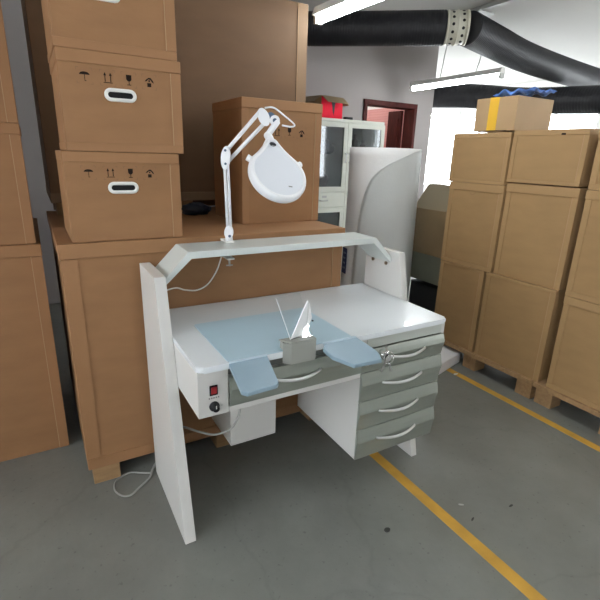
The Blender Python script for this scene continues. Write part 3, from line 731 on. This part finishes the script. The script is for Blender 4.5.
for x0, x1 in ((0.145, 0.285), (0.515, 0.668)):
    b = bmesh.new(); add_box(b, x0, x1, -0.1165, -0.1135, H - 0.004, H + 0.0052); wb('mat_edge_trim', b, mat('pale_blue_trim', (0.55, 0.66, 0.74), 0.3))
b = bmesh.new(); cyl(b, (0.655, -0.20, 0.735), (0.655, -0.20, 0.762), 0.011, 14); cyl(b, (0.655, -0.20, 0.722), (0.655, -0.20, 0.736), 0.015, 14); wb('armrest_screw', b, mat('ivory_plastic', (0.75, 0.7, 0.6), 0.4))
# beige block holding the shields
b = bmesh.new(); add_prism(b, [(0.372, -0.132, 0.752), (0.474, -0.132, 0.752), (0.474, -0.1175, 0.752), (0.345, -0.1175, 0.752)], (0, 0, 0.079), 0.001)
add_prism(b, [(0.372, -0.132, 0.8315), (0.474, -0.132, 0.8315), (0.474, -0.085, 0.8315), (0.345, -0.085, 0.8315)], (0, 0, 0.006), 0.0015)
add_box(b, 0.350, 0.472, -0.117, -0.086, 0.8048, 0.8312)
blk = wb('shield_holder', b, beige_met)
b = bmesh.new(); add_box(b, 0.39, 0.465, -0.104, -0.100, 0.8376, 0.8386); wb('slot', b, black, blk)
# clear shield leaning back, second shield beside it with the window reflection painted white
b = bmesh.new(); add_prism(b, [(0.379, -0.112, 0.8385), (0.473, -0.112, 0.8385), (0.476, 0.0, 0.972), (0.375, 0.0, 0.962)], (0, 0.0022, -0.0018)); wb('clear_shield', b, glass_c)
b = bmesh.new(); add_tube(b, [(0.3785, -0.1125, 0.839), (0.3745, -0.0005, 0.963)], 0.0014, 6); wb('shield_edge', b, mat('acrylic_edge', (0.8, 0.85, 0.88), 0.2))
b = bmesh.new(); add_prism(b, [(0.385, -0.105, 0.8385), (0.449, -0.105, 0.977), (0.470, -0.085, 0.952), (0.486, -0.078, 0.896), (0.460, -0.080, 0.8385)], (-0.002, 0.003, 0), 0.0004, 1)
wb('glint_shield', b, mat('glint_shield', (0.93, 0.94, 0.95), 0.12, coat=0.5))
b = bmesh.new(); cyl(b, (0.60, 0.10, H + .004), (0.60, 0.10, H + .008), 0.004, 10); wb('mat_stud', b, black)
# power cord from the casing down to the floor
cord = smooth_path([(0.20, 0.10, 0.60), (0.268, 0.10, 0.50), (0.240, 0.10, 0.405), (0.175, 0.12, 0.372), (0.12, 0.16, 0.375), (0.06, 0.26, 0.36), (0.046, 0.42, 0.22), (0.03, 0.502, 0.08), (-0.012, 0.508, 0.02), (-0.03, 0.485, 0.0052), (-0.075, 0.505, 0.0052), (-0.123, 0.530, 0.0052), (-0.184, 0.500, 0.0052), (-0.200, 0.440, 0.0052), (-0.179, 0.388, 0.0052), (-0.143, 0.374, 0.0052), (-0.098, 0.408, 0.0052), (-0.045, 0.452, 0.0052), (-0.020, 0.500, 0.013), (0.02, 0.520, 0.010), (0.12, 0.530, 0.0052)], 6)
b = bmesh.new(); add_tube(b, cord, 0.0045, 8); wb('power_cord', b, cableg)

# keys hanging at the top drawer lock
t = thing('key_bunch', 'chrome key bunch hanging at the top drawer lock, next to the right armrest', 'keys', (0.803, YF - 0.0335, 0.706)); t.scale = (1.3, 1.3, 1.3)
bm = bmesh.new(); cyl(bm, (0, 0.024, 0.0), (0, -0.006, 0.0), 0.011, 16); lk = obj('lock_barrel', bm, chrome, t)
bm = bmesh.new(); add_tube(bm, [(0.019 * math.cos(a), -0.020 + 0.004 * math.sin(a), -0.002 + 0.019 * math.sin(a)) for a in [2 * PI * k / 20 for k in range(21)]], 0.0016, 6, cap=False); obj('ring', bm, chrome, t)
for k, (ang, ln, yy) in enumerate(((0.35, 0.056, -0.012), (-0.30, 0.052, -0.020), (2.75, 0.040, -0.016))):
    b = bmesh.new()
    add_prism(b, [(math.cos(a) * .012, 0, math.sin(a) * .010) for a in [2 * PI * q / 14 for q in range(14)]], (0, .002, 0), .0004, 1)
    add_prism(b, [(-.0035, 0.0002, -.009), (.0035, 0.0002, -.009), (.0035, 0.0002, -.5 * ln), (.006, 0.0002, -.6 * ln), (.0035, 0.0002, -.7 * ln), (.006, 0.0002, -.8 * ln), (.002, 0.0002, -ln), (-.0035, 0.0002, -ln * .9)], (0, .0016, 0))
    ko = obj('key', b, chrome, t); ko.location = (0.004 * (1 - k), yy, -0.004 if k < 2 else 0.012); ko.rotation_euler = (0, ang, 0.5 * (k - 1))

# ---------------------------------------------------------------- magnifier lamp clamped on the shelf
ML = thing('magnifier_lamp', 'white magnifier lamp with jointed arm clamped on the upper shelf', 'lamp', (0.362, 0.43, 1.0965))
o3 = Vector((0.362, 0.43, 1.0965))
def mlp(name, bm, m, parent=ML, smooth=False):
    bmesh.ops.translate(bm, verts=bm.verts[:], vec=-o3); return obj(name, bm, m, parent, smooth)
b = bmesh.new(); add_box(b, 0.344, 0.380, 0.408, 0.492, 1.0968, 1.104, .002); add_box(b, 0.346, 0.378, 0.4768, 0.492, 1.030, 1.0967, .001); add_box(b, 0.346, 0.378, 0.408, 0.492, 1.022, 1.0298, .002)
mlp('clamp', b, white_met)
b = bmesh.new(); cyl(b, (0.362, 0.43, 0.990), (0.362, 0.43, 1.058), 0.0045, 10); cyl(b, (0.362, 0.43, 1.0565), (0.362, 0.43, 1.0615), 0.012, 14); cyl(b, (0.347, 0.43, 0.994), (0.377, 0.43, 0.994), 0.003, 8); mlp('clamp_screw', b, galv)
def plate(c, u, v, ru, rv, th, n=24):
    """oval plate centred at c, spanned by unit vectors u, v"""
    u = Vector(u).normalized(); v = Vector(v).normalized(); w = u.cross(v).normalized(); c = Vector(c)
    b = bmesh.new(); add_prism(b, [c - w * th / 2 + u * ru * math.cos(a) + v * rv * math.sin(a) for a in [2 * PI * k / n for k in range(n)]], w * th, 0.0015, 2); return b
b = bmesh.new(); cyl(b, (0.362, 0.43, 1.104), (0.362, 0.43, 1.118), 0.016, 18); mlp('base_socket', b, lampw)
VA = Vector((0.42, 0.86, 0.05)).normalized()    # horizontal direction across which the joints open
UX = Vector((0.87, -0.50, 0)).normalized()      # arm swing direction
for s in (-1, 1):
    b = plate(Vector((0.362, 0.43, 1.140)) + UX * 0.0 + VA * s * 0.013, (0, 0, 1), UX, 0.030, 0.019, 0.005); mlp('joint_plate', b, lampw)
b = bmesh.new(); cyl(b, Vector((0.366, 0.428, 1.127)) - VA * 0.018, Vector((0.366, 0.428, 1.127)) + VA * 0.010, 0.006, 12); mlp('joint_bolt', b, steelblue)
# stem of two square bars
SB, ST = Vector((0.364, 0.430, 1.150)), Vector((0.353, 0.424, 1.425))
for s in (-1, 1):
    b = bmesh.new(); add_tube(b, [SB + UX * 0.0068 * s, ST + UX * 0.0068 * s], 0.0064, 8); mlp('lower_arm', b, lampw)
EL = Vector((0.351, 0.422, 1.447))
for s in (-1, 1):
    b = plate(EL + VA * s * 0.014, (0.08, 0, 1), UX, 0.046, 0.019, 0.005); mlp('joint_plate', b, lampw)
for dz in (0.030, -0.022):
    b = bmesh.new(); cyl(b, EL + Vector((0, 0, dz)) - VA * 0.019, EL + Vector((0, 0, dz)) + VA * 0.018, 0.005, 12); mlp('joint_bolt', b, steelblue)
HB = Vector((0.516, 0.410, 1.612))
au = (HB - EL).normalized(); ap = au.cross(VA).normalized()
for (s, t0, t1) in ((1, Vector((0.352, 0.422, 1.472)), Vector((0.500, 0.410, 1.634))), (-1, Vector((0.362, 0.419, 1.436)), Vector((0.522, 0.408, 1.592)))):
    b = bmesh.new(); add_tube(b, [t0, t1], 0.0085, 10); mlp('upper_arm', b, lampw)
for s in (-1, 1):
    b = plate(HB + VA * s * 0.014, (-0.3, 0, 1), UX, 0.036, 0.024, 0.005); mlp('joint_plate', b, lampw)
b = bmesh.new(); cyl(b, HB - VA * 0.014 + Vector((.026, -.01, 0)), HB + VA * 0.014 + Vector((.026, -.01, 0)), 0.020, 16); mlp('tension_knob', b, steelblue)
HH = HB + Vector((0.040, -0.022, -0.012))
b = bmesh.new(); cyl(b, HH - VA * 0.012, HH + VA * 0.016, 0.021, 18); mlp('head_hub', b, lampw, smooth=False)
yk = smooth_path([HB + Vector((-.005, -.018, .034)), HB + Vector((.03, -.03, .036)), HB + Vector((.075, -.04, .008)), HB + Vector((.112, -.06, -.024)), HB + Vector((.100, -.058, -.034)), HB + Vector((.062, -.045, -.030))], 6)
b = bmesh.new(); add_tube(b, yk, 0.0035, 8); mlp('yoke_wire', b, lampw)
# head
HC = Vector((0.5025, 0.2475, 1.3890)); HN = Vector((0.0284, -0.7681, 0.6397)).normalized(); HY = Vector((0.1096, 0.6384, 0.7618)); HY = (HY - HN * HY.dot(HN)).normalized(); HX = HY.cross(HN).normalized()
HM = Matrix((HX, HY, HN)).transposed().to_4x4(); HM.translation = HC - o3
def outline(R, rn, dn, off=0.0, n=40):
    """teardrop outline: circle R at the origin blended into a small circle rn at (0, dn)"""
    R += off; rn += off
    be = math.asin((R - rn) / dn); pts = []
    a0 = be; a1 = PI - be
    for k in range(n + 1):
        a = a1 + (2 * PI - (a1 - a0)) * k / n; pts.append((R * math.cos(a), R * math.sin(a)))
    # right flank curve slightly inward, neck cap, left flank
    pr = Vector((R * math.cos(a0), R * math.sin(a0))); nr = Vector((rn * math.cos(a0), dn + rn * math.sin(a0)))
    for k in range(1, 8):
        q = k / 8; p = pr.lerp(nr, q); p.x -= 0.007 * math.sin(PI * q); pts.append(tuple(p))
    for k in range(9):
        a = a0 + (a1 - a0) * k / 8; pts.append((rn * math.cos(a), dn + rn * math.sin(a)))
    for k in range(7, 0, -1):
        q = k / 8; p = pr.lerp(nr, q); p.x -= 0.007 * math.sin(PI * q); pts.append((-p.x, p.y))
    return pts
R0, RN, DN = 0.122, 0.033, 0.146
prof = [(-0.012, -0.024), (-0.003, -0.022), (0.0, -0.012), (0.0, 0.004), (-0.003, 0.012), (-0.009, 0.016), (-0.015, 0.015), (-0.019, 0.011)]
b = bmesh.new(); rings = [[b.verts.new((x, y, z)) for x, y in outline(R0, RN, DN, of)] for of, z in prof]; n = len(rings[0])
for a_, b_ in zip(rings, rings[1:]):
    for k in range(n):
        f = b.faces.new((a_[k], a_[(k + 1) % n], b_[(k + 1) % n], b_[k])); f.smooth = True
b.faces.new(rings[0])
hd = obj('lamp_head', b, lampw, ML); hd.matrix_local = HM
b = bmesh.new(); ou = outline(R0, RN, DN, -0.0185)
add_prism(b, [(x, y, 0.006) for x, y in ou], (0, 0, 0.0055), 0.0015)
obj('head_cover', b, lampc, hd)
b = bmesh.new(); add_prism(b, [(0.0145 * math.cos(a), DN - 0.004 + 0.0105 * math.sin(a), 0.0165) for a in [2 * PI * k / 20 for k in range(20)]], (0, 0, 0.0015)); ba = obj('badge', b, black, hd); ba.location = (0.0, 0.0, -0.004)
b = bmesh.new(); add_box(b, -0.006, 0.006, DN - 0.014, DN - 0.010, 0.0141, 0.0144); obj('badge_mark', b, mat('badge_grey', (0.3, 0.3, 0.3), 0.5), hd)
b = bmesh.new(); add_box(b, 0.030, 0.046, -0.062, -0.057, 0.0116, 0.0119); obj('printed_mark', b, mat('print_grey', (0.2, 0.2, 0.2), 0.7), hd)
for s in (-1, 1):
    b = bmesh.new(); cyl(b, (s * 0.096, 0.058, -0.004), (s * 0.118, 0.072, -0.004), 0.013, 14); obj('hinge_bump', b, lampw, hd)
b = bmesh.new(); add_tube(b, smooth_path([Vector((0, DN + 0.010, 0)), Vector((-0.002, DN + 0.036, 0.0)), Vector((-0.004, DN + 0.062, -0.008))], 5), 0.016, 14, radf=lambda q: 0.0185 - 0.003 * q); obj('neck', b, lampw, hd)
NE = HM @ Vector((-0.004, DN + 0.058, -0.006)) + o3
b = bmesh.new(); add_tube(b, [NE, HH + Vector((0.004, -0.016, -0.004)), HH], 0.013, 12); mlp('head_bracket', b, lampw)
b = bmesh.new(); cyl(b, HH - VA * 0.022, HH - VA * 0.0125, 0.009, 12); mlp('head_bolt', b, steelblue)
b = bmesh.new(); cyl(b, (0, 0, -0.030), (0, 0, -0.0245), 0.085, 40); obj('lens', b, thin_glass('lens_glass', (0.95, 0.97, 0.97)), hd)
# lamp cable
b = bmesh.new(); add_tube(b, smooth_path([(0.374, 0.43, 1.112), (0.388, 0.465, 1.103), (0.392, 0.486, 1.092), (0.388, 0.488, 1.060), (0.350, 0.480, 1.035), (0.318, 0.470, 0.967), (0.274, 0.47, 0.907), (0.223, 0.47, 0.885), (0.170, 0.470, 0.892), (0.127, 0.47, 0.906), (0.060, 0.470, 0.89), (0.044, 0.50, 0.86), (0.044, 0.502, 0.70), (0.044, 0.502, 0.4)], 6), 0.0032, 8)
mlp('cable', b, cablew)

# ---------------------------------------------------------------- crumbs on the floor
deb = mat('dark_crumb', (0.05, 0.05, 0.045), 0.9); pap = mat('paper_white', (0.8, 0.78, 0.72), 0.8)
def scrap(name, x, y, r, m, label, cat, sq=1.0, rot=0):
    b = bmesh.new(); random.seed(int(x * 1000))
    add_prism(b, [(math.cos(a) * r * random.uniform(.7, 1.1), math.sin(a) * r * sq * random.uniform(.7, 1.1), 0) for a in [2 * PI * k / 9 for k in range(9)]], (0, 0, 0.003))
    o = obj(name, b, m); o.location = (x, y, 0.0003); o.rotation_euler = (0, 0, rot); tag(o, label, cat)
scrap('floor_chip', 0.744, -0.317, 0.018, deb, 'dark flat chip on the grey floor, left of the long yellow line', 'debris', .7)
scrap('floor_chip', 1.328, -0.473, 0.014, deb, 'dark sliver on the floor at the right, near the picture edge', 'debris', .35)
scrap('floor_chip', 1.110, -0.445, 0.014, deb, 'dark sliver on the floor close to the right side of the yellow line', 'debris', .3, .3)
scrap('floor_chip', 1.132, -0.362, 0.014, mat('pale_crumb', (0.42, 0.42, 0.40), 0.9), 'pale sliver on the floor to the right of the yellow line', 'debris', .35, -.6)
scrap('paper_scrap', 2.120, 0.560, 0.020, pap, 'tiny white paper scrap at the end of the short yellow line by the foam slab', 'paper', .6)
